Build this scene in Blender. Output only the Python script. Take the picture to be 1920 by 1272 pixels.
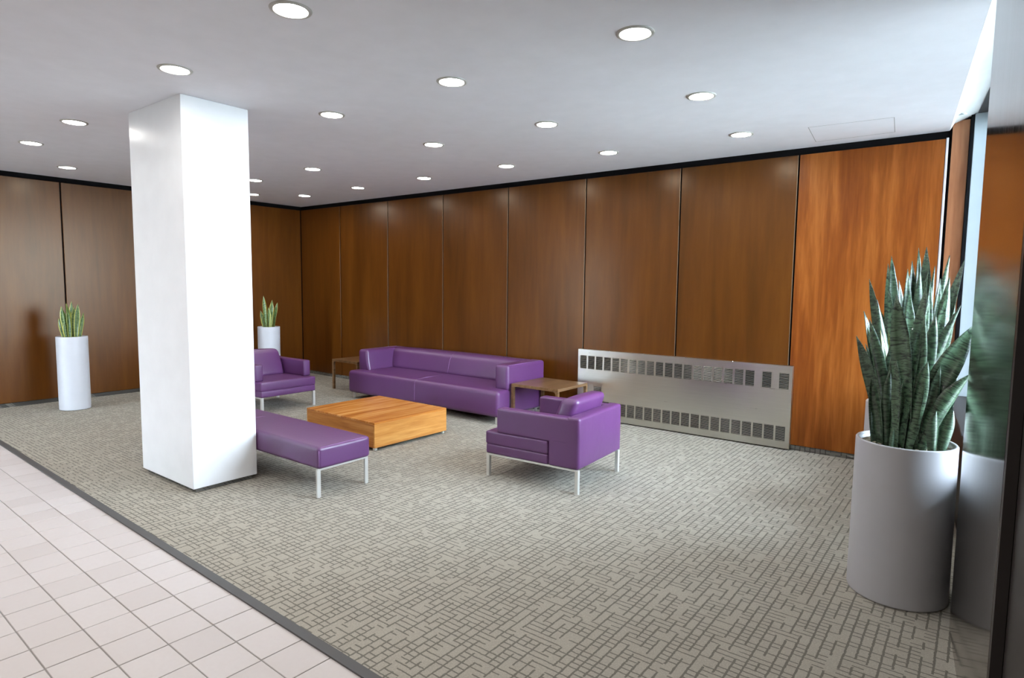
import bpy, bmesh, math, random
from mathutils import Vector, Matrix

scene = bpy.context.scene
col = scene.collection
for o in list(bpy.data.objects):
    bpy.data.objects.remove(o)

# ------------------------------------------------------------------ camera
cam_data = bpy.data.cameras.new('camera')
cam = bpy.data.objects.new('camera', cam_data)
col.objects.link(cam)
YAW, PITCH, ROLL = 2.2238, -0.0867, 0.0109
FWD = Vector((math.cos(PITCH) * math.cos(YAW), math.cos(PITCH) * math.sin(YAW), math.sin(PITCH)))
RGT = FWD.cross(Vector((0, 0, 1))).normalized()
UPV = RGT.cross(FWD)
R2 = RGT * math.cos(ROLL) + UPV * math.sin(ROLL)
U2 = -RGT * math.sin(ROLL) + UPV * math.cos(ROLL)
M = Matrix((R2, U2, -FWD)).transposed().to_4x4()
M.translation = Vector((9.9918, -6.6706, 1.659))
cam.matrix_world = M
cam_data.sensor_width = 36
cam_data.sensor_fit = 'HORIZONTAL'
cam_data.lens = 1151.19 / 1920 * 36
cam_data.clip_start = 0.05
scene.camera = cam

# ------------------------------------------------------------------ daylight: even overcast sky
world = bpy.data.worlds.new('sky')
scene.world = world
world.use_nodes = True
bg = world.node_tree.nodes['Background']
bg.inputs[0].default_value = (0.78, 0.90, 1.07, 1)
bg.inputs[1].default_value = 30.0
LAMP = 108.0            # emission of the downlight lenses
scene.view_settings.view_transform = 'Standard'
scene.view_settings.look = 'None'
scene.view_settings.exposure = 0.1
scene.view_settings.gamma = 1.0
scene.view_settings.use_curve_mapping = False

# ------------------------------------------------------------------ helpers
def lin(r, g, b):
    f = lambda c: (c / 255 / 12.92) if c / 255 <= 0.04045 else ((c / 255 + 0.055) / 1.055) ** 2.4
    return (f(r), f(g), f(b), 1)

def obj(name, bm, mat=None, parent=None, smooth=False, wn=False):
    me = bpy.data.meshes.new(name)
    bmesh.ops.recalc_face_normals(bm, faces=bm.faces[:])
    if smooth:
        for f in bm.faces:
            f.smooth = True
    bm.to_mesh(me)
    bm.free()
    o = bpy.data.objects.new(name, me)
    col.objects.link(o)
    if mat:
        me.materials.append(mat)
    if parent:
        o.parent = parent
    if wn:
        m = o.modifiers.new('wn', 'WEIGHTED_NORMAL')
        m.keep_sharp = True
    return o

def share(src, name, parent=None, loc=None):
    o = bpy.data.objects.new(name, src.data)
    col.objects.link(o)
    if parent:
        o.parent = parent
    if loc is not None:
        o.location = loc
    return o

def tag(o, label=None, cat=None, group=None, kind=None):
    if label: o['label'] = label
    if cat: o['category'] = cat
    if group: o['group'] = group
    if kind: o['kind'] = kind
    return o

def thing(name, label, cat, loc=(0, 0, 0), rz=0, group=None):
    o = bpy.data.objects.new(name, None)
    o.empty_display_size = 0.1
    col.objects.link(o)
    o.location = loc
    o.rotation_euler = (0, 0, rz)
    return tag(o, label, cat, group)

def box(bm, x0, x1, y0, y1, z0, z1, bev=0.0, seg=2, mat4=None):
    vs = [bm.verts.new((x, y, z)) for x in (x0, x1) for y in (y0, y1) for z in (z0, z1)]
    fs = [(0, 1, 3, 2), (4, 6, 7, 5), (0, 4, 5, 1), (2, 3, 7, 6), (0, 2, 6, 4), (1, 5, 7, 3)]
    faces = [bm.faces.new([vs[i] for i in f]) for f in fs]
    if bev > 0:
        es = list({e for f in faces for e in f.edges})
        r = bmesh.ops.bevel(bm, geom=es, offset=bev, segments=seg, profile=0.5, affect='EDGES')
        vs = list({v for f in r['faces'] for v in f.verts} | {v for v in vs if v.is_valid})
    if mat4 is not None:
        for v in vs:
            v.co = mat4 @ v.co
    return vs

def bx(x0, x1, y0, y1, z0, z1, bev=0.0, seg=2, mat4=None):
    bm = bmesh.new()
    box(bm, x0, x1, y0, y1, z0, z1, bev, seg, mat4)
    return bm

def rbox(bm, x0, x1, y0, y1, z0, z1, r, puff=(0, 0, 0), n=7, shear=None):
    """upholstered block: rounded edges, faces slightly crowned"""
    c = Vector(((x0 + x1) / 2, (y0 + y1) / 2, (z0 + z1) / 2))
    h = Vector(((x1 - x0) / 2, (y1 - y0) / 2, (z1 - z0) / 2))
    r = min(r, h.x * .98, h.y * .98, h.z * .98)
    def samples(hh):
        e = [hh - r + r * math.tan(math.radians(a)) for a in (11.25, 22.5, 33.75, 45)]
        i = [(-1 + 2 * k / n) * (hh - r) for k in range(n + 1)]
        return [-v for v in reversed(e)] + i + e
    S = [samples(h.x), samples(h.y), samples(h.z)]
    inner = Vector((h.x - r, h.y - r, h.z - r))
    cache = {}
    def vert(p):
        key = (round(p.x, 6), round(p.y, 6), round(p.z, 6))
        if key in cache:
            return cache[key]
        q = Vector([max(-inner[k], min(inner[k], p[k])) for k in range(3)])
        d = p - q
        pos = q + d.normalized() * r if d.length > 1e-9 else p.copy()
        u = [pos[k] / h[k] for k in range(3)]
        for k in range(3):
            if puff[k]:
                a, b = (k + 1) % 3, (k + 2) % 3
                pos[k] += puff[k] * u[k] * max(0, 1 - u[a] ** 2) ** .7 * max(0, 1 - u[b] ** 2) ** .7
        pos = pos + c
        if shear:
            pos = shear(pos)
        v = bm.verts.new(pos)
        cache[key] = v
        return v
    for k in range(3):
        a, b = (k + 1) % 3, (k + 2) % 3
        for sgn in (-1, 1):
            for i in range(len(S[a]) - 1):
                for j in range(len(S[b]) - 1):
                    quad = []
                    for (ii, jj) in ((i, j), (i + 1, j), (i + 1, j + 1), (i, j + 1)):
                        p = Vector((0, 0, 0))
                        p[k] = sgn * h[k]; p[a] = S[a][ii]; p[b] = S[b][jj]
                        quad.append(vert(p))
                    if len(set(quad)) == 4:
                        bm.faces.new(quad)
    return bm

def tube(bm, pts, r, n=8, closed=False):
    pts = [Vector(p) for p in pts]
    rings = []
    m = len(pts)
    for i, p in enumerate(pts):
        if closed:
            t = (pts[(i + 1) % m] - pts[i - 1]).normalized()
        else:
            t = (pts[min(i + 1, m - 1)] - pts[max(i - 1, 0)]).normalized()
        a = t.cross(Vector((0, 0, 1)))
        if a.length < 1e-4:
            a = Vector((1, 0, 0))
        a.normalize()
        b = t.cross(a)
        rings.append([bm.verts.new(p + (a * math.cos(2 * math.pi * k / n) + b * math.sin(2 * math.pi * k / n)) * r) for k in range(n)])
    for i in range(m if closed else m - 1):
        A, B = rings[i], rings[(i + 1) % m]
        for k in range(n):
            bm.faces.new((A[k], A[(k + 1) % n], B[(k + 1) % n], B[k]))
    if not closed:
        bm.faces.new(rings[0]); bm.faces.new(rings[-1])
    return bm

def lathe(bm, prof, n=48, cap0=False, cap1=False, c=(0, 0, 0)):
    rings = [[bm.verts.new((c[0] + r * math.cos(2 * math.pi * k / n), c[1] + r * math.sin(2 * math.pi * k / n), c[2] + z)) for k in range(n)] for r, z in prof]
    for A, B in zip(rings, rings[1:]):
        for k in range(n):
            bm.faces.new((A[k], A[(k + 1) % n], B[(k + 1) % n], B[k]))
    if cap0: bm.faces.new(rings[0])
    if cap1: bm.faces.new(rings[-1])
    return bm

# ------------------------------------------------------------------ materials
class NT:
    def __init__(s, name):
        s.m = bpy.data.materials.new(name)
        s.m.use_nodes = True
        s.t = s.m.node_tree
        s.b = s.t.nodes['Principled BSDF']
    def n(s, typ, **kw):
        nd = s.t.nodes.new(typ)
        for k, v in kw.items():
            if k.startswith('i_'):
                key = k[2:]
                key = int(key) if key.isdigit() else key
                nd.inputs[key].default_value = v
            else:
                setattr(nd, k, v)
        return nd
    def l(s, a, b):
        s.t.links.new(a, b)
    def math(s, op, a, b=None, c=None):
        nd = s.n('ShaderNodeMath', operation=op)
        for i, v in enumerate((a, b, c)):
            if v is None: continue
            if isinstance(v, (int, float)): nd.inputs[i].default_value = v
            else: s.l(v, nd.inputs[i])
        return nd.outputs[0]
    def mix(s, f, a, b, blend='MIX'):
        nd = s.n('ShaderNodeMix', data_type='RGBA', blend_type=blend)
        for i, v in ((0, f), (6, a), (7, b)):
            if isinstance(v, (int, float)): nd.inputs[i].default_value = v
            elif isinstance(v, tuple): nd.inputs[i].default_value = v
            else: s.l(v, nd.inputs[i])
        return nd.outputs[2]
    def pos(s, scale=(1, 1, 1), loc=(0, 0, 0), rot=(0, 0, 0), obj_space=False):
        if obj_space:
            src = s.n('ShaderNodeTexCoord').outputs['Object']
        else:
            src = s.n('ShaderNodeNewGeometry').outputs['Position']
        mp = s.n('ShaderNodeMapping')
        mp.inputs['Scale'].default_value = scale
        mp.inputs['Location'].default_value = loc
        mp.inputs['Rotation'].default_value = rot
        s.l(src, mp.inputs[0])
        return mp.outputs[0]
    def noise(s, vec, scale, detail=4, rough=.55, dist=0):
        nd = s.n('ShaderNodeTexNoise')
        nd.inputs['Scale'].default_value = scale
        nd.inputs['Detail'].default_value = detail
        nd.inputs['Roughness'].default_value = rough
        nd.inputs['Distortion'].default_value = dist
        s.l(vec, nd.inputs['Vector'])
        return nd.outputs[0]
    def ramp(s, fac, stops):
        nd = s.n('ShaderNodeValToRGB')
        el = nd.color_ramp.elements
        while len(el) < len(stops): el.new(.5)
        for e, (p, c) in zip(el, stops):
            e.position = p; e.color = c
        s.l(fac, nd.inputs[0])
        return nd.outputs[0]
    def bump(s, h, strength=.2, dist=.01):
        nd = s.n('ShaderNodeBump')
        nd.inputs['Strength'].default_value = strength
        nd.inputs['Distance'].default_value = dist
        s.l(h, nd.inputs['Height'])
        s.l(nd.outputs[0], s.b.inputs['Normal'])
    def set(s, **kw):
        for k, v in kw.items():
            key = k.replace('_', ' ')
            if isinstance(v, (int, float, tuple)): s.b.inputs[key].default_value = v
            else: s.l(v, s.b.inputs[key])
        return s.m

def plain(name, c, rough=.5, metal=0.0, **kw):
    t = NT(name)
    v = t.noise(t.pos((1, 1, 1)), 6.0, 3)
    t.set(Base_Color=t.mix(v, tuple(x * .95 for x in c[:3]) + (1,), tuple(min(1, x * 1.05) for x in c[:3]) + (1,)), Roughness=rough, Metallic=metal)
    t.set(**kw)
    return t.m

def wood(name, dark, mid, light, grain_scale, rough=.33, obj_space=True, coat=.0, soft=1.0, spec=.5, rot=(0, 0, 0)):
    t = NT(name)
    oi = t.n('ShaderNodeObjectInfo')
    rnd = t.math('MULTIPLY', oi.outputs['Random'], 37.0)
    p = t.pos(grain_scale, rot=rot, obj_space=obj_space)
    add = t.n('ShaderNodeVectorMath', operation='ADD')
    t.l(p, add.inputs[0])
    cmb = t.n('ShaderNodeCombineXYZ')
    for i in range(3): t.l(rnd, cmb.inputs[i])
    t.l(cmb.outputs[0], add.inputs[1])
    a = t.noise(add.outputs[0], 1.0, 6, .62, .4)
    b = t.noise(add.outputs[0], 5.0, 3, .5, .2)
    f = t.math('ADD', t.math('MULTIPLY', a, .75), t.math('MULTIPLY', b, .25))
    c = t.ramp(f, [(.5 - .17 / soft, dark), (.5, mid), (.5 + .17 / soft, light)])
    t.set(Base_Color=c, Roughness=rough, Coat_Weight=coat, Coat_Roughness=.15, Specular_IOR_Level=spec, Specular_Tint=(1, .86, .66, 1))
    t.bump(b, .03, .002)
    return t.m

M_black = plain('black_reveal', (.005, .005, .006, 1), .85, Specular_IOR_Level=.1)
M_ceiling = plain('ceiling_paint', lin(238, 240, 248), .85)
M_white = plain('white_column_paint', lin(244, 246, 248), .32)
M_fascia = plain('white_fascia', lin(242, 246, 248), .6)
M_panel = wood('walnut_panel', lin(70, 37, 7), lin(88, 48, 11), lin(103, 60, 17), (3.5, 3.5, .35), .29, soft=.8, spec=.36)
M_panel2 = wood('red_mahogany_panel', lin(98, 42, 8), lin(126, 64, 17), lin(158, 92, 36), (7, 7, .5), .36, soft=1.0, spec=.35)
M_panel3 = wood('pale_return_panel', lin(140, 88, 58), lin(168, 112, 78), lin(186, 134, 96), (7, 7, .5), .3)
M_oak = wood('honey_oak_top', lin(158, 92, 36), lin(192, 124, 56), lin(216, 156, 88), (16, .9, 16), .26, soft=1.2)
M_oak_side = wood('honey_oak_side', lin(176, 112, 50), lin(200, 138, 70), lin(222, 168, 98), (16, .9, 16), .3, soft=1.2)
M_oak_end = wood('honey_oak_end', lin(158, 92, 36), lin(188, 122, 56), lin(210, 150, 84), (.9, 16, 16), .3, soft=1.2)
M_table = wood('walnut_side_table', lin(84, 60, 40), lin(110, 82, 56), lin(134, 104, 74), (14, 1.2, 14), .28)
M_alu = plain('brushed_aluminium', lin(214, 214, 212), .32, .9)
M_legs = plain('satin_nickel_legs', lin(222, 222, 218), .30, .55)
M_jamb = plain('pale_window_frame', lin(176, 188, 194), .5)
M_darkframe = plain('dark_bronze_frame', lin(34, 28, 26), .45)
M_pot = plain('satin_white_pot', lin(206, 208, 214), .36)
M_pot2 = plain('satin_silver_pot', lin(174, 174, 178), .36)
M_screw = plain('screw_head', lin(226, 226, 220), .25, .9)
M_edge = plain('rubber_edging', lin(78, 78, 78), .55)
M_grout = plain('tile_grout', lin(142, 138, 134), .85)
M_pave = plain('outside_paving', lin(140, 140, 132), .9)

def leather(name, c):
    t = NT(name)
    p = t.pos((1, 1, 1))
    big = t.noise(p, 3.0, 3)
    col_ = t.mix(big, tuple(x * .88 for x in c[:3]) + (1,), tuple(x * 1.12 for x in c[:3]) + (1,))
    fine = t.noise(p, 260, 2)
    wr = t.noise(p, 9, 4, .6, .6)
    t.set(Base_Color=col_, Roughness=.36, Specular_IOR_Level=.7)
    h = t.math('ADD', t.math('MULTIPLY', fine, .12), t.math('MULTIPLY', wr, .9))
    t.bump(h, .22, .006)
    return t.m
M_leather = leather('purple_leather', lin(92, 50, 99))
M_stitch = plain('pale_stitching', lin(150, 112, 160), .6)

def steel(name, c, rough, streak):
    t = NT(name)
    v = t.noise(t.pos(streak), 1.0, 5)
    t.set(Base_Color=t.mix(v, tuple(x * .86 for x in c[:3]) + (1,), c), Metallic=1.0,
          Roughness=t.math('MULTIPLY_ADD', v, .12, rough - .06))
    return t.m
M_steel = steel('stainless_convector', lin(206, 203, 194), .30, (3, 3, 60))
M_colsteel = steel('polished_bronze_steel', lin(118, 112, 104), .12, (40, 40, .6))

def glass(name):
    t = NT(name)
    t.t.nodes.remove(t.b)
    out = t.t.nodes['Material Output']
    tr = t.n('ShaderNodeBsdfTransparent'); tr.inputs[0].default_value = (.95, .975, .97, 1)
    gl = t.n('ShaderNodeBsdfGlossy'); gl.inputs['Roughness'].default_value = .02
    fr = t.n('ShaderNodeFresnel'); fr.inputs[0].default_value = 1.45
    mx = t.n('ShaderNodeMixShader')
    t.l(fr.outputs[0], mx.inputs[0]); t.l(tr.outputs[0], mx.inputs[1]); t.l(gl.outputs[0], mx.inputs[2])
    t.l(mx.outputs[0], out.inputs[0])
    return t.m
M_glass = glass('clear_window_glass')

def emit(name, c, s):
    t = NT(name)
    t.set(Base_Color=(.9, .9, .9, 1), Emission_Color=c, Emission_Strength=s)
    return t.m
M_lens = emit('downlight_lens', (1.0, .975, .93, 1), LAMP)

def tile_mat():
    t = NT('pale_floor_tile')
    oi = t.n('ShaderNodeObjectInfo')
    v = t.noise(t.pos((1, 1, 1)), 40, 4)
    b = t.noise(t.pos((1, 1, 1)), 2.2, 2)
    c = t.mix(oi.outputs['Random'], lin(196, 189, 187), lin(206, 200, 199))
    c = t.mix(t.math('MULTIPLY', v, .35), c, lin(182, 173, 170))
    c = t.mix(t.math('MULTIPLY', b, .25), c, lin(212, 206, 206))
    t.set(Base_Color=c, Roughness=.42)
    return t.m
M_tile = tile_mat()

def carpet_mat(name, base, base2, dark, s=.047):
    """loop-pile carpet with an irregular basket of darker sunk lines"""
    t = NT(name)
    src = t.n('ShaderNodeNewGeometry').outputs['Position']
    sx = t.n('ShaderNodeSeparateXYZ'); t.l(src, sx.inputs[0])
    X = t.math('ADD', t.math('DIVIDE', sx.outputs[0], s), .1)
    Y = t.math('ADD', t.math('DIVIDE', sx.outputs[1], s), 400.0)
    Z = t.math('DIVIDE', sx.outputs[2], s)
    Yz = t.math('ADD', Y, Z)
    wob = t.noise(t.pos((1, 1, 1)), 60, 2)
    wobv = t.math('MULTIPLY', t.math('SUBTRACT', wob, .5), .22)
    def lines(A, B, per_a, per_b, seed, thr, wid, stag=4):
        a = t.math('ADD', t.math('DIVIDE', A, per_a), wobv)
        ia = t.math('FLOOR', a); fa = t.math('SUBTRACT', a, ia)
        # each line runs in dashes along B, offset line by line
        wn1 = t.n('ShaderNodeTexWhiteNoise', noise_dimensions='2D')
        cm1 = t.n('ShaderNodeCombineXYZ'); t.l(ia, cm1.inputs[0]); cm1.inputs[1].default_value = seed
        t.l(cm1.outputs[0], wn1.inputs['Vector'])
        b = t.math('ADD', t.math('DIVIDE', B, per_b), t.math('MULTIPLY', t.math('FLOOR', t.math('MULTIPLY', wn1.outputs[0], stag)), .25))
        ib = t.math('FLOOR', b)
        wn = t.n('ShaderNodeTexWhiteNoise', noise_dimensions='3D')
        cm = t.n('ShaderNodeCombineXYZ'); t.l(ia, cm.inputs[0]); t.l(ib, cm.inputs[1]); cm.inputs[2].default_value = seed
        t.l(cm.outputs[0], wn.inputs['Vector'])
        on = t.math('GREATER_THAN', wn.outputs[0], thr)
        w = t.math('LESS_THAN', fa, wid)
        return t.math('MULTIPLY', on, w)
    l1 = lines(X, Yz, 1.0, 1.5, 3.0, .24, .20)
    l2 = lines(Yz, X, .72, 1.0, 7.0, .33, .22, .5)
    ln = t.math('MAXIMUM', l1, l2)
    pile = t.noise(t.pos((1, 1, 1)), 420, 2)
    spk = t.noise(t.pos((1, 1, 1)), 150, 2)
    patch = t.noise(t.pos((1, 1, 1)), 7, 3)
    c = t.mix(patch, base, base2)
    c = t.mix(t.ramp(spk, [(.42, (0, 0, 0, 1)), (.68, (1, 1, 1, 1))]), c, tuple(min(1, x * 1.35) for x in base[:3]) + (1,))
    c = t.mix(t.math('MULTIPLY', pile, .3), c, tuple(x * .6 for x in base[:3]) + (1,))
    c = t.mix(t.math('MULTIPLY', ln, .78), c, dark)
    t.set(Base_Color=c, Roughness=.95, Specular_IOR_Level=.1)
    h = t.math('ADD', t.math('MULTIPLY', pile, .5), t.math('MULTIPLY', ln, -1.0))
    t.bump(h, .5, .004)
    return t.m
M_carpet = carpet_mat('patterned_loop_carpet', lin(156, 151, 140), lin(171, 166, 154), lin(94, 91, 86))
M_carpet_base = carpet_mat('carpet_skirting', lin(104, 101, 95), lin(116, 112, 105), lin(62, 60, 58))

def soil_mat():
    t = NT('planter_moss')
    v = t.noise(t.pos((1, 1, 1)), 90, 4, .7, 1.5)
    t.set(Base_Color=t.ramp(v, [(.3, lin(70, 58, 46)), (.55, lin(150, 138, 116)), (.75, lin(206, 196, 176))]), Roughness=.95)
    t.bump(v, .8, .02)
    return t.m
M_soil = soil_mat()

def leaf_mat(name, dark, pale, edge, band_scale=34, edge_on=.0):
    t = NT(name)
    uv = t.n('ShaderNodeUVMap').outputs[0]
    sp = t.n('ShaderNodeSeparateXYZ'); t.l(uv, sp.inputs[0])
    oi = t.n('ShaderNodeObjectInfo')
    cm = t.n('ShaderNodeCombineXYZ')
    t.l(t.math('MULTIPLY', sp.outputs[0], 1.3), cm.inputs[0])
    t.l(t.math('ADD', t.math('MULTIPLY', sp.outputs[1], band_scale), t.math('MULTIPLY', oi.outputs['Random'], 50)), cm.inputs[1])
    n1 = t.noise(cm.outputs[0], 1.0, 4, .65, .8)
    band = t.ramp(n1, [(.40, (0, 0, 0, 1)), (.56, (1, 1, 1, 1))])
    tone = t.mix(oi.outputs['Random'], pale, tuple(x * .55 for x in pale[:3]) + (1,))
    c = t.mix(band, dark, tone)
    e = t.math('ABSOLUTE', t.math('SUBTRACT', sp.outputs[0], .5))
    em = t.math('MULTIPLY', t.math('GREATER_THAN', e, .40), edge_on)
    c = t.mix(em, c, edge)
    t.set(Base_Color=c, Roughness=.34, Specular_IOR_Level=.6)
    t.b.inputs['Coat Weight'].default_value = .25
    return t.m
M_leaf = leaf_mat('banded_green_leaf', lin(22, 42, 30), lin(92, 122, 94), lin(150, 170, 110), 46, .0)
M_leaf_y = leaf_mat('yellow_edged_leaf', lin(52, 84, 40), lin(120, 146, 84), lin(196, 196, 96), 26, 1.0)

# ------------------------------------------------------------------ the room shell
H = 3.05
SLANT = .0937
RW = Matrix.Translation((9.67, 0, 0)) @ Matrix.Rotation(math.atan(SLANT), 4, 'Z')   # window side: x outward, y along
def edge_y(x):                      # carpet edge against the tiles
    return -5.085 - .02 * (x - 7.5)

def prism(bm, poly, z0, z1):
    lo = [bm.verts.new((x, y, z0)) for x, y in poly]
    hi = [bm.verts.new((x, y, z1)) for x, y in poly]
    bm.faces.new(lo[::-1]); bm.faces.new(hi)
    k = len(poly)
    for i in range(k):
        bm.faces.new((lo[i], lo[(i + 1) % k], hi[(i + 1) % k], hi[i]))
    return bm

YF = -9.5                            # line of the added front wall behind the camera
floor_o = tag(obj('floor', bx(-.3, 11.2, YF - .2, .2, -.2, -.004), M_grout), 'lobby floor of grey patterned carpet and pale square tiles', kind='structure')

bm = bmesh.new()
prism(bm, [(0, 0.02), (0, edge_y(0) + .05), (10.35, edge_y(10.35) + .05), (10.1, -4.3), (9.85, 0.02)], .0006, .008)
obj('carpet', bm, M_carpet, floor_o)
bm = bmesh.new()
prism(bm, [(0, edge_y(0)), (10.6, edge_y(10.6)), (10.6, edge_y(10.6) + .05), (0, edge_y(0) + .05)], .0006, .0095)
tag(obj('trim_1', bm, M_edge), 'dark rubber edging strip between carpet and pale floor tiles', kind='structure')

# floor tiles: every tile in view is a piece of its own
TA, TB, TY0, TX0 = .2065, .2212, -5.2804, 6.4551
tile_bm = bx(-TB / 2 + .0028, TB / 2 - .0028, -TA / 2 + .0028, TA / 2 - .0028, -.008, 0, .0016, 1)
tile_src = None
camC = cam.matrix_world.translation
def in_view(x, y):
    d = Vector((x, y, 0)) - camC
    z = d.dot(FWD)
    if z < .3: return None
    u = 960 + 1151.19 * d.dot(R2) / z; v = 636 - 1151.19 * d.dot(U2) / z
    return z if (-60 < u < 1980 and -60 < v < 1340) else None
vis, rest = [], []
for i in range(-3, 21):
    yc = TY0 - (i - .5) * TA
    for j in range(-30, 20):
        xc = TX0 + (j + .5) * TB
        yc = TY0 - (i - .5) * TA - .02 * (xc - 7.2)
        if xc < .1 or xc > 10.9 or yc - TA / 2 > edge_y(xc) + .03 or yc < YF + .1: continue
        d = in_view(xc, yc)
        (vis.append((d, xc, yc)) if d else rest.append((xc, yc)))
vis.sort()
rest += [(x, y) for _, x, y in vis[300:]]
rng = random.Random(4)
for d, x, y in vis[:300]:
    if tile_src is None:
        tile_src = obj('tile', tile_bm, M_tile, floor_o)
        o = tile_src
        o.location = (x, y, 0)
        o.rotation_euler = (0, 0, -.02)
    else:
        o = share(tile_src, 'tile', floor_o, (x, y, rng.uniform(-.0006, .0004)))
        o.rotation_euler = (0, 0, -.02)
bm = bmesh.new()
for x, y in rest:
    vs = [bm.verts.new((x + sx * (TB / 2 - .0028), y + sy * (TA / 2 - .0028) - .02 * sx * TB / 2, 0)) for sx, sy in ((-1, -1), (1, -1), (1, 1), (-1, 1))]
    lo = [bm.verts.new((v.co.x, v.co.y, -.006)) for v in vs]
    bm.faces.new(vs)
    for k in range(4): bm.faces.new((vs[k], lo[k], lo[(k + 1) % 4], vs[(k + 1) % 4]))
tag(obj('tile_field', bm, M_tile, floor_o), kind='stuff')

# ceiling
bm = bmesh.new()
prism(bm, [(-.3, .15), (9.67 - SLANT * .15, .15), (9.67 - SLANT * (YF - .2), YF - .2), (-.3, YF - .2)], H, H + .25)
ceil = tag(obj('ceiling', bm, M_ceiling), 'smooth white painted lobby ceiling', kind='structure')
# access hatch in the ceiling: a hairline frame
bm = bmesh.new()
hq = [(8.70, -.80), (9.33, -.75), (9.28, -.20), (8.64, -.19)]
for a, b in zip(hq, hq[1:] + hq[:1]):
    a3, b3 = Vector((*a, H - .0006)), Vector((*b, H - .0006))
    nrm = (b3 - a3).cross(Vector((0, 0, 1))).normalized() * .0022
    vs = [bm.verts.new(p) for p in (a3 - nrm, b3 - nrm, b3 + nrm, a3 + nrm)]
    vt = [bm.verts.new(v.co + Vector((0, 0, .002))) for v in vs]
    bm.faces.new(vs); bm.faces.new(vt[::-1])
    for k in range(4): bm.faces.new((vs[k], vs[(k + 1) % 4], vt[(k + 1) % 4], vt[k]))
obj('access_hatch', bm, plain('hatch_joint', lin(150, 154, 158), .8), ceil)

# long panelled wall
WP, XE = 1.2184, 9.671
wall_b = tag(obj('wall_back', bx(-.15, 10.25, .02, .15, 0, 3.3), M_black), 'long wall of dark brown wood panels with black reveals', kind='structure')
ZP0, ZP1 = .062, 2.982
def panel(wall, axis, a0, a1, mat, z1=ZP1, face=0.0):
    th = .02
    if axis == 'x':
        c = ((a0 + a1) / 2, face + th / 2, 0)
        w = (a1 - a0) / 2
        b = bx(-w, w, -th / 2, th / 2, ZP0, z1, .003, 2)
    else:
        c = (face - th / 2, (a0 + a1) / 2, 0)
        w = (a1 - a0) / 2
        b = bx(-th / 2, th / 2, -w, w, ZP0, z1, .003, 2)
    o = obj('wood_panel', b, mat, wall)
    o.location = c
    return o
edges = [XE - WP * k for k in range(0, 8)][::-1]          # 1.142 ... 9.671
M_bead = plain('bronze_edge_bead', lin(150, 128, 104), .35, .6)
xs = [0.004] + edges
bead = None
for k in range(len(xs) - 1):
    last = k == len(xs) - 2
    p = panel(wall_b, 'x', xs[k] + (.012 if k else 0), xs[k + 1] - (.025 if last else .010), M_panel2 if last else M_panel)
    if last: p['label'] = 'brighter orange-red wood panel with streaky grain beside the window'
    elif k:
        bb = obj('edge_bead', bx(-.002, .002, .0, .012, ZP0, ZP1), M_bead, wall_b) if bead is None else share(bead, 'edge_bead', wall_b)
        bead = bead or bb
        bb.location = (xs[k + 1] - .0065, 0, 0)
o = obj('edge_strip', bx(9.650, 9.668, .0, .02, ZP0, 2.99, .003), plain('pale_metal_strip', lin(226, 220, 220), .35, .3), wall_b)
o = obj('return_panel', bx(9.690, 9.812, .0, .02, ZP0, 3.125, .002), M_panel3, wall_b)
o['label'] = 'narrow pale wood return panel beside the window frame'
tag(obj('baseboard_back', bx(0.002, 9.69, .0, .02, .008, ZP0 - .004), M_carpet_base), 'carpet skirting strip under the long panelled wall', kind='structure')

# left end wall
wall_l = tag(obj('wall_left', bx(-.15, -.02, YF, .02, 0, 3.3), M_black), 'far end wall of brown wood panels', kind='structure')
ys = [-.006] + [-.04 - 1.218 * k for k in range(1, 8)]
for k in range(len(ys) - 1):
    panel(wall_l, 'y', ys[k + 1] + .009, ys[k] - .009, M_panel)
tag(obj('baseboard_left', bx(-.018, .0, edge_y(0) + .02, -.002, .008, ZP0 - .004), M_carpet_base), 'carpet skirting strip under the far end wall', kind='structure')

# white column
CX, CY, CWX, CWY = 5.1867, -4.461, .9187, .530
colm = tag(obj('column', bx(CX - CWX, CX, CY, CY + CWY, .042, H, .004, 2), M_white, wn=True), 'square white painted column standing on the carpet', 'column', kind='structure')
obj('plinth', bx(CX - CWX + .03, CX - .03, CY + .03, CY + CWY - .03, .008, .042), M_carpet_base, colm)

# window side: polished metal pier, fascia, window
pier = tag(obj('steel_column', bx(0, .5, -4.32, -3.08, 0, H + .2, .003, 2, RW), M_colsteel), 'polished dark metal pier reflecting the planter, at the right edge', 'column', kind='structure')
bm = bmesh.new()
box(bm, .0, .03, -4.36, -4.325, 0, 3.2, 0, 2, RW)
tag(obj('trim_2', bm, M_darkframe), 'black edge trim beside the polished metal pier', kind='structure')
bm = bmesh.new()
prof = [(0.001, H), (.03, H + .052), (.188, H + .118), (.30, H + .118), (.30, H + .25), (.001, H + .25)]
A = [bm.verts.new(RW @ Vector((x, .02, z))) for x, z in prof]
B = [bm.verts.new(RW @ Vector((x, YF - .2, z))) for x, z in prof]
bm.faces.new(A); bm.faces.new(B[::-1])
for k in range(len(prof)):
    bm.faces.new((A[k], B[k], B[(k + 1) % len(prof)], A[(k + 1) % len(prof)]))
tag(obj('trim_3', bm, M_fascia), 'bright white sloping fascia along the window edge of the ceiling', kind='structure')
tag(obj('trim_4', bx(.19, .6, YF - .2, .03, H + .112, H + .117, 0, 2, RW), plain('grey_soffit', lin(70, 70, 70), .7)), 'dark grey soffit strip above the window head', kind='structure')

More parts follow.
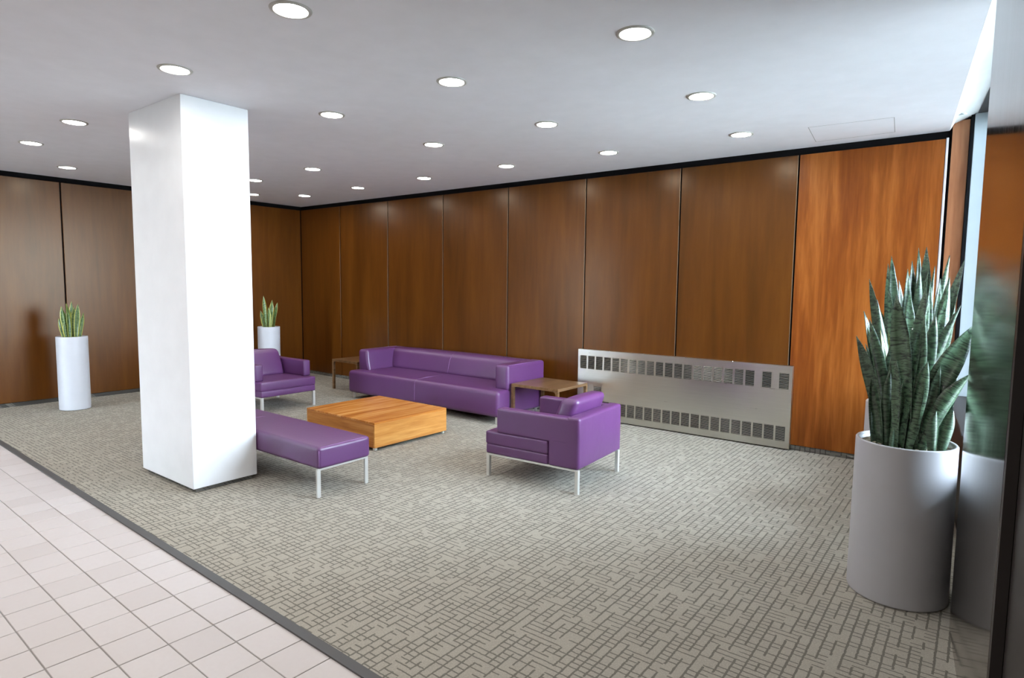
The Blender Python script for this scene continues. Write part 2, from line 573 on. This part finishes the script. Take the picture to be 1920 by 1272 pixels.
def window(name, label, y0, y1, panes, far_jamb=True):
    w = thing(name, label, 'window')
    w['kind'] = 'structure'
    obj('apron', bx(.13, .46, y0, y1, 0, .70, .004, 1, RW), M_darkframe, w)
    obj('window_sill', bx(.10, .48, y0, y1, .70, .735, .004, 1, RW), M_darkframe, w)
    obj('window_head', bx(.30, .42, y0, y1, H + .03, H + .11, .003, 1, RW), M_jamb, w)
    n = panes
    for k in range(n + 1):
        y = y0 + (y1 - y0) * k / n
        obj('mullion', bx(.31, .41, y - .025, y + .025, .735, H + .03, .003, 1, RW), M_jamb, w)
    for k in range(n):
        a = y0 + (y1 - y0) * k / n; b = y0 + (y1 - y0) * (k + 1) / n
        obj('window_pane', bx(.355, .361, a + .025, b - .025, .735, H + .03, 0, 1, RW), M_glass, w)
    return w
w1 = window('window_1', 'tall window between the wood wall and the metal pier', -3.07, -.05, 2)
obj('window_jamb', bx(9.842, 10.08, -.03, .018, .70, 3.16, .003), M_jamb, w1)
obj('frame_gasket', bx(9.816, 9.842, -.035, .018, .0, 3.15, .002), M_black, w1)
obj('jamb_apron', bx(9.842, 10.08, -.03, .018, 0, .70, .003), M_darkframe, w1)
bm = bmesh.new()
box(bm, .03, .30, YF - .1, -4.37, 0, H + .2, .003, 1, RW)  # mostly unseen; made solid to shut out light from this side
tag(obj('wall_right', bm, M_darkframe), 'dark wall beyond the metal pier, made solid to cut side light', kind='structure')
# broken blind bracket under the fascia
br = thing('blind_bracket', 'small broken white blind bracket hanging below the window fascia', 'bracket', (9.752, -.30, 3.128), math.radians(-25))
bm = bmesh.new(); box(bm, -.045, .045, -.02, .02, -.006, .006, .002, 1, Matrix.Rotation(.6, 4, 'Y')); obj('plate', bm, M_fascia, br)
bm = bmesh.new(); box(bm, -.02, .02, -.018, .018, -.02, .03, .002, 1, Matrix.Rotation(-.5, 4, 'X')); obj('clip', bm, M_jamb, br)

# invented wall behind the camera, with a glazed opening added to let light in
DX0, DX1 = .5, 2.1
bm = bmesh.new()
box(bm, -.1, DX0, YF - .15, YF, 0, H + .2); box(bm, DX1, 10.7, YF - .15, YF, 0, H + .2); box(bm, DX0, DX1, YF - .15, YF, 2.7, H + .2)
tag(obj('added_wall_front', bm, plain('front_wall_paint', lin(150, 140, 130), .7)), 'invented plastered front wall behind the camera, added to hold back light', kind='structure')
w3 = thing('added_door_1', 'invented glazed entrance behind the camera, added to let daylight in', 'door')  # unseen, invented glazing that brings in daylight from behind
w3['kind'] = 'structure'
obj('door_head', bx(DX0, DX1, YF - .08, YF, 2.62, 2.7, .003, 1), M_darkframe, w3)
obj('threshold', bx(DX0, DX1, YF - .08, YF, 0, .05, .003, 1), M_darkframe, w3)
for k in range(5):
    x = DX0 + .03 + (DX1 - DX0 - .06) * k / 4
    obj('mullion', bx(x - .03, x + .03, YF - .08, YF, .05, 2.62, .003, 1), M_darkframe, w3)
    if k < 4:
        obj('glass_pane', bx(x + .03, x + (DX1 - DX0 - .06) / 4 - .03, YF - .045, YF - .037, .05, 2.62), M_glass, w3)
tag(obj('ground', bx(-25, 45, -45, 25, -.5, -.2), M_pave), 'pale paving outside the windows', kind='structure')

# ------------------------------------------------------------------ downlights
bm = bmesh.new()
lathe(bm, [(.0835, H - .0005), (.0835, H - .006), (.087, H - .0085), (.103, H - .006), (.106, H - .0005)], 40)
ring_bm, lens_bm = bm, bmesh.new()
lathe(lens_bm, [(.0833, H - .0030), (.06, H - .0024), (.03, H - .0020), (.004, H - .0019)], 40, False, True)
rows = [
    ('in the row nearest the wood wall', [(8.158, -.883), (6.807, -.891), (5.482, -.92), (4.089, -.885), (2.706, -.857), (1.329, -.813)]),
    ('in the second row from the wood wall', [(8.273, -2.188), (6.912, -2.185), (5.561, -2.195), (3.409, -2.101), (2.04, -2.061)]),
    ('in the third row from the wood wall', [(8.384, -3.485), (7.007, -3.48), (5.631, -3.451)]),
    ('in the row above the carpet edge', [(7.098, -4.775), (5.691, -4.718), (3.558, -4.624), (2.229, -4.587)]),
]
ordn = ['rightmost', 'second from the right', 'third from the right', 'fourth from the right', 'fifth from the right', 'leftmost']
lamps = []
for rowname, L in rows:
    for k, (x, y) in enumerate(L):
        o_ = ordn[k] if k < len(L) - 1 else 'leftmost'
        lamps.append((x, y, 'round ceiling downlight, %s %s' % (o_, rowname)))
lamps.append((.951, -3.892, 'round recessed ceiling downlight closest above the left potted plant'))
lamps.append((.76, -1.36, 'round recessed ceiling downlight half hidden by the column, nearest the far wall'))
for y, rn in ((-6.05, 'first'), (-7.35, 'second'), (-8.65, 'third')):  # extra unseen downlights, added to brighten the tiles and near carpet
    for k in range(7):
        lamps.append((.9 + 1.38 * k, y, 'added unseen downlight over the entrance tiles, %s from the far wall, %s row' % (['first', 'second', 'third', 'fourth', 'fifth', 'sixth', 'seventh'][k], rn)))
ring_src = lens_src = None
M_ring = plain('downlight_trim_ring', lin(188, 188, 184), .45)
for x, y, lab in lamps:
    t = thing('ceiling_downlight', lab, 'ceiling light', (x, y, 0), 0, 'recessed downlights in the ceiling')
    if ring_src is None:
        ring_src = obj('trim_ring', ring_bm, M_ring, t, True); lens_src = obj('lens', lens_bm, M_lens, t, True)
    else:
        share(ring_src, 'trim_ring', t); share(lens_src, 'lens', t)

# ------------------------------------------------------------------ purple armchairs
def seam(parent, pts, r=.0022, name='seam'):
    return obj(name, tube(bmesh.new(), pts, r, 6), M_stitch, parent, True)

def leg_bar(parent, x, y, z1, w=.032, d=.02, name='leg'):
    bm = bmesh.new()
    box(bm, x - w / 2, x + w / 2, y - d / 2, y + d / 2, .010, z1, .002, 1)
    lathe(bm, [(w * .62, .0081), (w * .62, .012), (w * .4, .013)], 12, True, True, (x, y, 0))
    return obj(name, bm, M_legs, parent)

def build_armchair(label, loc, rz):
    """front faces local -y"""
    t = thing('armchair', label, 'armchair', (loc[0], loc[1], 0), rz, 'purple leather armchairs')
    W, D = .40, .455
    for sx in (-1, 1):
        for sy in (-1, 1):
            leg_bar(t, sx * (W - .022), sy * (D - .02), .205, .034, .03)
    for sx in (-1, 1):
        obj('rail', bx(sx * (W - .022) - .014, sx * (W - .022) + .014, -D + .01, D - .01, .190, .206, .002, 1), M_legs, t)
    yb = .17                                                # the side cushions end here, the shell goes to the floor frame behind
    o = obj('seat_base', rbox(bmesh.new(), -W + .004, W - .004, -D, yb, .206, .292, .016, (0, .006, 0)), M_leather, t, True)
    o = obj('seat_cushion', rbox(bmesh.new(), -W + .002, W - .002, -D - .004, yb, .290, .402, .016, (0, .006, .006)), M_leather, t, True)
    seam(o, [(-W + .012, -D + .012, .388), (W - .012, -D + .012, .388)])
    for sx in (-1, 1):
        x0, x1 = (W - .105, W) if sx > 0 else (-W, -W + .105)
        bm = bmesh.new()
        rbox(bm, x0, x1, -D + .115, D - .03, .402, .612, .016, (0, .004, .002))
        rbox(bm, x0 + .0006, x1 - .0006, yb + .006, D - .03, .208, .47, .016)
        o = obj('arm', bm, M_leather, t, True)
        xo = x1 - .012 if sx > 0 else x0 + .012
        seam(o, [(xo, -D + .13, .6105), (xo, D - .06, .6105)], .002)
    o = obj('backrest', rbox(bmesh.new(), -W + .001, W - .001, D - .115, D, .207, .624, .022, (0, .006, .003)), M_leather, t, True)
    seam(o, [(-W + .03, D - .015, .621), (W - .03, D - .015, .621)], .002)
    def lean(p):
        k = (p.z - .40) / .32
        q = p.copy()
        q.y += .12 * k
        q.x *= 1 - .06 * k
        return q
    o = obj('back_cushion', rbox(bmesh.new(), -.285, .285, .085, .245, .392, .738, .045, (.010, .020, .012), 8, lean), M_leather, t, True)
    return t
build_armchair('purple leather armchair seen from behind, nearest the camera beside the metal convector', (7.062, -2.213), math.radians(-86.7))
build_armchair('purple leather armchair half hidden behind the white column, its front towards the window', (2.385, -2.115), math.radians(90))

# ------------------------------------------------------------------ purple sofa
t = thing('sofa', 'long purple leather sofa against the wood wall', 'sofa', (4.135, -.615, 0))
hx, yf, yk = 1.395, -.485, .485
for sx in (-1, 1):
    for y in (yf + .06, yk - .10):
        bm = bmesh.new()
        box(bm, sx * (hx - .065) - .017, sx * (hx - .065) + .017, y - .006, y + .006, .0085, .094, .001, 1)
        box(bm, sx * (hx - .065) - .017, sx * (hx - .065) + .017, y, y + .12, .082, .096, .001, 1)
        obj('leg', bm, M_legs, t)
sb = obj('seat', rbox(bmesh.new(), -hx, hx, yf, yk - .02, .095, .412, .045, (.006, .012, .012), 14), M_leather, t, True)
seam(sb, [(0, yf - .0125, .14), (0, yf - .0125, .25), (0, yf - .011, .34), (0, yf - .002, .39), (0, yf + .03, .4135), (0, yf + .2, .423), (0, yk - .33, .4238)], .0026)
def slope(p):
    q = p.copy()
    if q.y < yk - .15: q.y += (p.z - .41) * .28
    return q
bk = obj('backrest', rbox(bmesh.new(), -hx + .15, hx - .15, yk - .34, yk, .395, .700, .06, (0, .014, .012), 14, slope), M_leather, t, True)
seam(bk, [(0, yk - .355, .44), (0, yk - .335, .52), (0, yk - .305, .62), (0, yk - .27, .672), (0, yk - .22, .702), (0, yk - .12, .711)], .0026)
def arm_l(p):
    q = p.copy()
    k = max(0, (p.z - .40) / .3)
    if q.x > -hx + .10: q.x += .05 * (1 - k) ** 2
    return q
for sx in (-1, 1):
    bm = bmesh.new()
    if sx < 0: rbox(bm, -hx + .002, -hx + .20, yf + .19, yk - .002, .395, .700, .035, (0, .006, .004), 8, arm_l)
    else: rbox(bm, hx - .205, hx - .002, yf + .19, yk - .002, .395, .702, .035, (0, .006, .004), 8)
    a = obj('arm', bm, M_leather, t, True)
    xo = sx * (hx - .02)
    seam(a, [(xo, yf + .22, .699), (xo, yk - .05, .703)], .002)

# ------------------------------------------------------------------ purple bench
t = thing('bench', 'long low purple leather bench with pale metal legs beside the column', 'bench', (4.73, -3.672, 0))
hb, wb = 1.315, .250
for sx in (-1, 1):
    for sy in (-1, 1):
        leg_bar(t, sx * (hb - .035), sy * (wb - .02), .228, .018, .034)
for sy in (-1, 1):
    leg_bar(t, 0, sy * (wb - .02), .228, .018, .034)
bm = bmesh.new()
for sy in (-1, 1):
    box(bm, -hb + .03, hb - .03, sy * (wb - .09) - .012, sy * (wb - .09) + .012, .224, .24, .002, 1)
for sx in (-1, 1):
    box(bm, sx * (hb - .035) - .009, sx * (hb - .035) + .009, -wb + .005, wb - .005, .222, .24, .002, 1)
obj('frame', bm, M_legs, t)
cu = obj('cushion', rbox(bmesh.new(), -hb, hb, -wb, wb, .238, .412, .028, (.004, .006, .008), 12), M_leather, t, True)
seam(cu, [(0, -wb - .007, .27), (0, -wb - .007, .35), (0, -wb + .002, .40), (0, -wb + .03, .4135), (0, 0, .4208), (0, wb - .03, .4135), (0, wb - .002, .40)], .0024)
seam(cu, [(hb - .012, -wb + .03, .4075), (hb - .012, 0, .409), (hb - .012, wb - .03, .4075)], .002)
seam(cu, [(hb - .002, -wb + .006, .26), (hb - .002, -wb + .006, .385)], .002)

# ------------------------------------------------------------------ coffee table
t = thing('coffee_table', 'low square honey oak block coffee table on short metal feet', 'table', (4.74, -2.25, 0), math.radians(-.8))
tx, ty, z0, z1 = .575, .505, .040, .296
obj('table_top', bx(-tx, tx, -ty, ty, z1 - .02, z1, .002, 1), M_oak, t)
for sx in (-1, 1):
    x0, x1 = (tx - .02, tx) if sx > 0 else (-tx, -tx + .02)
    obj('side_panel', bx(x0, x1, -ty + .0005, ty - .0005, z0, z1 - .0205, .0015, 1), M_oak_side, t)
for sy in (-1, 1):
    y0, y1 = (ty - .02, ty) if sy > 0 else (-ty, -ty + .02)
    obj('side_panel', bx(-tx + .0205, tx - .0205, y0, y1, z0, z1 - .0205, .0015, 1), M_oak_end, t)
obj('bottom_board', bx(-tx + .021, tx - .021, -ty + .021, ty - .021, z0, z0 + .015), M_darkframe, t)
for sx in (-1, 1):
    for sy in (-1, 1):
        obj('leg', bx(sx * (tx - .03) - .016, sx * (tx - .03) + .016, sy * (ty - .03) - .016, sy * (ty - .03) + .016, .0085, .0405, .002, 1), M_legs, t)

# ------------------------------------------------------------------ side tables
def side_table(label, x, y, sx_, sy_, h):
    t = thing('side_table', label, 'table', (x, y, 0), 0, 'square wooden side tables')
    a, b = sx_ / 2, sy_ / 2
    obj('table_top', bx(-a, a, -b, b, h - .034, h, .003, 2), M_table, t, False)
    w, f = .034, .03
    for ux in (-1, 1):
        for uy in (-1, 1):
            prof = [(a, .0085), (a, h - .034), (a - w - f, h - .034)]
            for k in range(1, 6):
                ang = math.pi / 2 * k / 5
                prof.append((a - w - f + f * math.sin(ang), h - .034 - f + f * math.cos(ang)))
            prof.append((a - w, .0085))
            bm = bmesh.new()
            y0, y1 = (b - w, b) if uy > 0 else (-b, -b + w)
            A = [bm.verts.new((ux * px, y0, pz)) for px, pz in prof]; B = [bm.verts.new((ux * px, y1, pz)) for px, pz in prof]
            bm.faces.new(A); bm.faces.new(B[::-1])
            for k in range(len(prof)): bm.faces.new((A[k], B[k], B[(k + 1) % len(prof)], A[(k + 1) % len(prof)]))
            obj('leg', bm, M_table, t)
    return t
side_table('square walnut side table between the sofa and the metal convector', 5.895, -.555, .665, .66, .49)
side_table('dark walnut side table in the shaded corner at the far end of the sofa', 2.23, -.46, .62, .62, .48)

# ------------------------------------------------------------------ wall convector
HX0, HX1, HZ0, HZ1 = 5.985, 8.507, .022, .876
t = thing('convector', 'long brushed stainless steel convector with louvred grilles on the wood wall', 'heater', (0, 0, 0))
yf0, yf1 = -.056, -.050
obj('housing', bx(HX0 + .012, HX1 - .012, -.012, -.001, HZ0 + .02, HZ1 - .01), M_black, t)
def cover():
    bm = bmesh.new()
    zt0, zt1, zb0, zb1 = .636, .800, .096, .250
    xt = [6.017 + .1126 * k for k in range(19)]
    xb = [8.369 - .1128 * k for k in range(21)][::-1]
    tops = [(x, x + .091) for x in xt] + [(8.216, 8.306), (8.382, 8.476)]
    bots = [(x, x + .095) for x in xb]
    b = lambda x0, x1, z0, z1: box(bm, x0, x1, yf0, yf1, z0, z1)
    b(HX0, HX1, zt1, HZ1); b(HX0, HX1, zb1, zt0); b(HX0, HX1, HZ0, zb0)
    for spans, z0, z1 in ((tops, zt0, zt1), (bots, zb0, zb1)):
        x = HX0
        for a, c in spans:
            b(x, a, z0, z1); x = c
        b(x, HX1, z0, z1)
    # folded edges back to the wall
    box(bm, HX0, HX0 + .006, yf1, -.001, HZ0, HZ1); box(bm, HX1 - .006, HX1, yf1, -.001, HZ0, HZ1)
    box(bm, HX0 + .006, HX1 - .006, yf1, -.001, HZ1 - .006, HZ1)
    return bm, tops, bots, (zt0, zt1, zb0, zb1)
bm, tops, bots, zz = cover()
obj('cover', bm, M_steel, t)
def grille_mesh(w, h):
    bm = bmesh.new()
    n = 11
    for k in range(n):
        z = h * (k + .5) / n
        box(bm, 0, w, -.0008, .0008, -.0048, .0048, 0, 1, Matrix.Translation((0, .004, z)) @ Matrix.Rotation(math.radians(52), 4, 'X'))
    return bm
g1 = g2 = None
for a, c in tops:
    if g1 is None:
        g1 = obj('grille', grille_mesh(.0905, zz[1] - zz[0]), M_steel, t); g1.location = (a, yf0, zz[0])
    else:
        share(g1, 'grille', t, (a, yf0, zz[0]))
for a, c in bots:
    if g2 is None:
        g2 = obj('grille', grille_mesh(.0948, zz[3] - zz[2]), M_steel, t); g2.location = (a, yf0, zz[2])
    else:
        share(g2, 'grille', t, (a, yf0, zz[2]))
def hatch(x0, x1, z0, z1, inner=None):
    bm = bmesh.new()
    w = .004
    for q in ((x0, x1, z1 - w, z1), (x0, x1, z0, z0 + w), (x0, x0 + w, z0, z1), (x1 - w, x1, z0, z1)):
        box(bm, q[0], q[1], yf0 - .003, yf0 + .001, q[2], q[3])
    return obj('access_flap', bm, M_steel, t)
hatch(8.197, 8.328, .606, .814)
hatch(6.20, 6.335, .30, .45)
bm = grille_mesh(.09, .09)
o = obj('grille', bm, M_steel, t); o.location = (6.222, yf0 - .006, .33)
obj('grille_backing', bx(6.218, 6.316, yf0 - .0012, yf0 - .0002, .326, .424), M_black, t)
scr = None
for x in (6.42, 6.86, 7.36, 7.90):
    if scr is None:
        scr = obj('screw', lathe(bmesh.new(), [(.007, 0), (.006, .004), (.001, .006)], 10, True, True), M_screw, t)
        scr.location = (x, -.04, HZ1)
    else:
        share(scr, 'screw', t, (x, -.04, HZ1))

# ------------------------------------------------------------------ potted snake plants
def leaf_mesh(b, tip, w, bend, ang, n=11, m=4, tipcut=0):
    b, tip = Vector(b), Vector(tip)
    L = (tip - b).length
    ctrl = b + Vector((0, 0, L * .5)) + Vector((tip.x - b.x, tip.y - b.y, 0)) * bend
    bm = bmesh.new()
    uvl = bm.loops.layers.uv.new('UVMap')
    rows_f, rows_b = [], []
    for i in range(n + 1):
        s = i / n
        p = b * (1 - s) ** 2 + ctrl * 2 * s * (1 - s) + tip * s * s
        tg = ((ctrl - b) * (1 - s) + (tip - ctrl) * s).normalized()
        a = ang + .5 * (s - .5)
        side = Vector((math.cos(a), math.sin(a), 0))
        side = (side - tg * side.dot(tg)).normalized()
        nr = side.cross(tg)
        if s < .62: ww = w * (.52 + .48 * math.sin(math.pi / 2 * s / .62))
        else: ww = w * max(.02, (1 - ((s - .62) / .38) ** 1.9))
        rf, rb = [], []
        for j in range(m + 1):
            u = j / m - .5
            dish = (abs(u) * 2) ** 1.6 * ww * (.34 - .16 * s)
            q = p + side * (u * ww) + nr * dish
            th = .0028 * (1 - (abs(u) * 2) ** 2 * .8)
            rf.append((bm.verts.new(q + nr * th), u + .5, s)); rb.append((bm.verts.new(q - nr * th), u + .5, s))
        rows_f.append(rf); rows_b.append(rb)
    def quad(a, b_, c, d):
        f = bm.faces.new((a[0], b_[0], c[0], d[0]))
        for lp, q in zip(f.loops, (a, b_, c, d)):
            lp[uvl].uv = (q[1], q[2])
    for i in range(n):
        for j in range(m):
            quad(rows_f[i][j], rows_f[i][j + 1], rows_f[i + 1][j + 1], rows_f[i + 1][j])
            quad(rows_b[i][j], rows_b[i + 1][j], rows_b[i + 1][j + 1], rows_b[i][j + 1])
        quad(rows_f[i][0], rows_f[i + 1][0], rows_b[i + 1][0], rows_b[i][0])
        quad(rows_f[i][m], rows_b[i][m], rows_b[i + 1][m], rows_f[i + 1][m])
    for rws in ((rows_f[0], rows_b[0]), (rows_f[n], rows_b[n])):
        bm.faces.new([v[0] for v in rws[0]] + [v[0] for v in reversed(rws[1])])
    return bm

def potted(label, loc, R, h, mat, leaves, lmat, seed, group, rb=None, var=None, face=.1):
    t = thing('potted_snake_plant', label, 'potted plant', (loc[0], loc[1], 0), 0, group)
    rb = rb or R
    th = .017 if R > .2 else .012
    obj('pot', lathe(bmesh.new(), [(rb - .012, .0085), (rb - .003, .011), (rb, .02), (R, h - .006), (R - .004, h), (R - th + .003, h), (R - th, h - .005), (R - th, h - .06)], 72, True, True), mat, t, True, True)
    rng = random.Random(seed)
    bm = bmesh.new()
    g = 14
    lathe(bm, [((R - th - .001) * (1 - k / 9) + .001, h - .034 + .004 * math.sin(k * 1.7)) for k in range(10)], 40, False, True)
    for v in bm.verts: v.co.z += rng.uniform(-.003, .004)
    so = obj('soil', bm, M_soil, t, True)
    if R > .2:                                     # curls of spanish moss on the soil
        bm = bmesh.new()
        for k in range(90):
            a, r_ = rng.uniform(0, 6.28), (R - .035) * math.sqrt(rng.random())
            c = Vector((r_ * math.cos(a), r_ * math.sin(a), h - .026)); q = rng.uniform(.006, .014); ph = rng.uniform(0, 6.28)
            tube(bm, [c + Vector((q * math.cos(ph + u * .8), q * math.sin(ph + u * .8), .006 * math.sin(u))) for u in range(5)], .0012, 4)
        mo = tag(obj('moss', bm, plain('pale_moss_%d' % seed, lin(206, 198, 180), .9), t), kind='stuff')
    if R > .2:                                     # shorter leaves filling the clump
        top = max(l[4] for l in leaves)
        for k in range(9):
            a, r_ = rng.uniform(0, 6.28), .15 * math.sqrt(rng.random())
            b0, b1 = r_ * math.cos(a), r_ * math.sin(a)
            leaves = leaves + [[b0, b1, b0 * 1.35 + rng.uniform(-.05, .05) + .02, b1 * 1.2 + rng.uniform(-.03, .03), top * rng.uniform(.4, .86), rng.uniform(.038, .06)]]
    for k, (bx_, by_, tx_, ty_, tz_, w) in enumerate(leaves):
        ang = rng.uniform(-.8, .8) + face + (math.pi if rng.random() < .5 else 0)
        bm = leaf_mesh((bx_, by_, h - .04), (tx_, ty_, h - .033 + tz_), w * (1.1 if R > .2 else 1), rng.uniform(.15, .4), ang)
        m_ = lmat
        if var and k in var: m_ = M_leaf_y
        obj('leaf', bm, m_, t, True)
    return t
LEAF1= [[-0.1, -0.068, -0.254, -0.069, 0.587, 0.064], [-0.098, 0.033, -0.24, 0.042, 0.719, 0.054], [-0.075, -0.036, -0.201, -0.035, 0.679, 0.061], [-0.105, 0.012, -0.216, 0.014, 0.633, 0.058], [-0.07, 0.045, -0.157, 0.069, 0.614, 0.041], [0.001, 0.03, -0.115, 0.012, 0.614, 0.047], [-0.065, -0.005, -0.094, 0.013, 0.567, 0.076], [0.018, -0.079, -0.076, -0.106, 0.816, 0.091], [-0.004, -0.101, 0.05, -0.036, 0.868, 0.057], [0.052, -0.016, 0.095, -0.013, 0.718, 0.073], [0.056, 0.044, 0.136, 0.11, 0.837, 0.053], [0.021, -0.019, 0.197, 0.014, 0.766, 0.056], [0.017, -0.069, 0.26, -0.031, 0.672, 0.104], [0.044, -0.017, 0.257, 0.019, 0.58, 0.102], [0.073, -0.095, 0.262, -0.081, 0.429, 0.076], [0.156, -0.089, 0.2, -0.065, 0.232, 0.052], [0.039, 0.053, 0.114, 0.109, 0.508, 0.097], [0.077, 0.086, 0.082, 0.126, 0.495, 0.053], [-0.059, -0.105, -0.02, -0.102, 0.357, 0.039], [-0.051, -0.144, -0.044, -0.144, 0.113, 0.024], [-0.077, -0.086, -0.084, -0.086, 0.415, 0.055], [-0.0, -0.05, -0.018, -0.021, 0.48, 0.098], [-0.074, 0.075, -0.187, 0.107, 0.783, 0.06], [0.036, 0.103, -0.0, 0.12, 0.605, 0.069], [0.013, -0.119, 0.081, -0.114, 0.478, 0.065], [-0.114, 0.092, -0.23, 0.103, 0.533, 0.034], [-0.018, 0.059, 0.045, 0.064, 0.573, 0.062], [0.107, 0.108, 0.135, 0.16, 0.553, 0.069], [0.14, 0.091, 0.186, 0.114, 0.494, 0.069], [0.128, -0.121, 0.13, -0.131, 0.232, 0.054], [-0.046, 0.097, -0.061, 0.096, 0.408, 0.057]]
LEAF2= [[-0.075, -0.056, -0.246, -0.12, 0.914, 0.067], [-0.081, -0.006, -0.149, -0.012, 1.026, 0.059], [-0.053, -0.064, -0.126, -0.06, 1.079, 0.07], [0.012, 0.051, -0.01, 0.049, 1.045, 0.072], [-0.005, -0.0, -0.029, -0.002, 0.987, 0.065], [0.064, 0.055, 0.023, 0.052, 1.136, 0.054], [0.102, -0.022, 0.073, 0.006, 1.139, 0.086], [0.115, 0.089, 0.121, 0.11, 1.008, 0.051], [0.074, -0.074, 0.049, -0.076, 0.985, 0.07], [0.158, 0.033, 0.204, 0.066, 1.08, 0.069], [0.163, -0.037, 0.29, 0.003, 1.044, 0.068], [0.144, -0.049, 0.165, -0.037, 0.919, 0.065], [0.117, -0.091, 0.115, -0.091, 0.901, 0.052], [-0.049, -0.104, -0.119, -0.13, 0.844, 0.058], [0.167, -0.087, 0.218, -0.083, 0.93, 0.073], [-0.014, 0.099, -0.086, 0.093, 0.908, 0.066], [0.087, -0.113, 0.104, -0.092, 0.823, 0.067], [0.034, -0.098, -0.001, -0.1, 0.821, 0.073], [0.156, 0.062, 0.251, 0.07, 0.825, 0.066], [-0.075, 0.044, -0.184, -0.015, 0.704, 0.062]]

potted('large silver-white cylinder planter with a broad dark snake plant, nearest the camera', (9.706, -2.796), .235, .853, M_pot2, LEAF1, M_leaf, 11, 'large planters by the window', .239, (4, 5, 17))
potted('tall snake plant in a white planter standing behind the nearest planter', (9.585, -1.52), .235, .853, M_pot2, LEAF2, M_leaf, 12, 'large planters by the window', .239)
def fan(tips, right, R):
    rng = random.Random(5)
    out = []
    for l, hgt in tips:
        d = rng.uniform(-.06, .06)
        bl = max(-R * .62, min(R * .62, l * .6))
        fx, fy = right[1], -right[0]
        out.append((bl * right[0] + d * fx, bl * right[1] + d * fy, l * right[0] + d * 1.3 * fx, l * right[1] + d * 1.3 * fy, hgt, rng.uniform(.05, .068)))
    return out
T1 = [(-.127, .266), (-.094, .42), (-.04, .457), (.014, .48), (.08, .45), (.134, .337), (-.01, .38), (.04, .41), (.02, .22), (-.045, .17), (-.08, .2), (.1, .2), (-.06, .34), (.07, .3)]
T2 = [(-.07, .536), (.06, .47), (.14, .426), (-.12, .29), (0, .35), (.03, .25), (.1, .22), (-.04, .3), (.05, .33), (-.09, .2)]
potted('slim tall white cylinder planter with a small snake plant, left of the column', (.72, -3.865), .172, .95, M_pot, fan(T1, (.29, .957), .172), M_leaf_y, 21, 'slim white planters along the far wall', face=1.28)
potted('slim white cylinder planter with a small snake plant behind the far armchair', (.74, -1.13), .172, .95, M_pot, fan(T2, (.5, .866), .172), M_leaf_y, 22, 'slim white planters along the far wall', face=1.05)
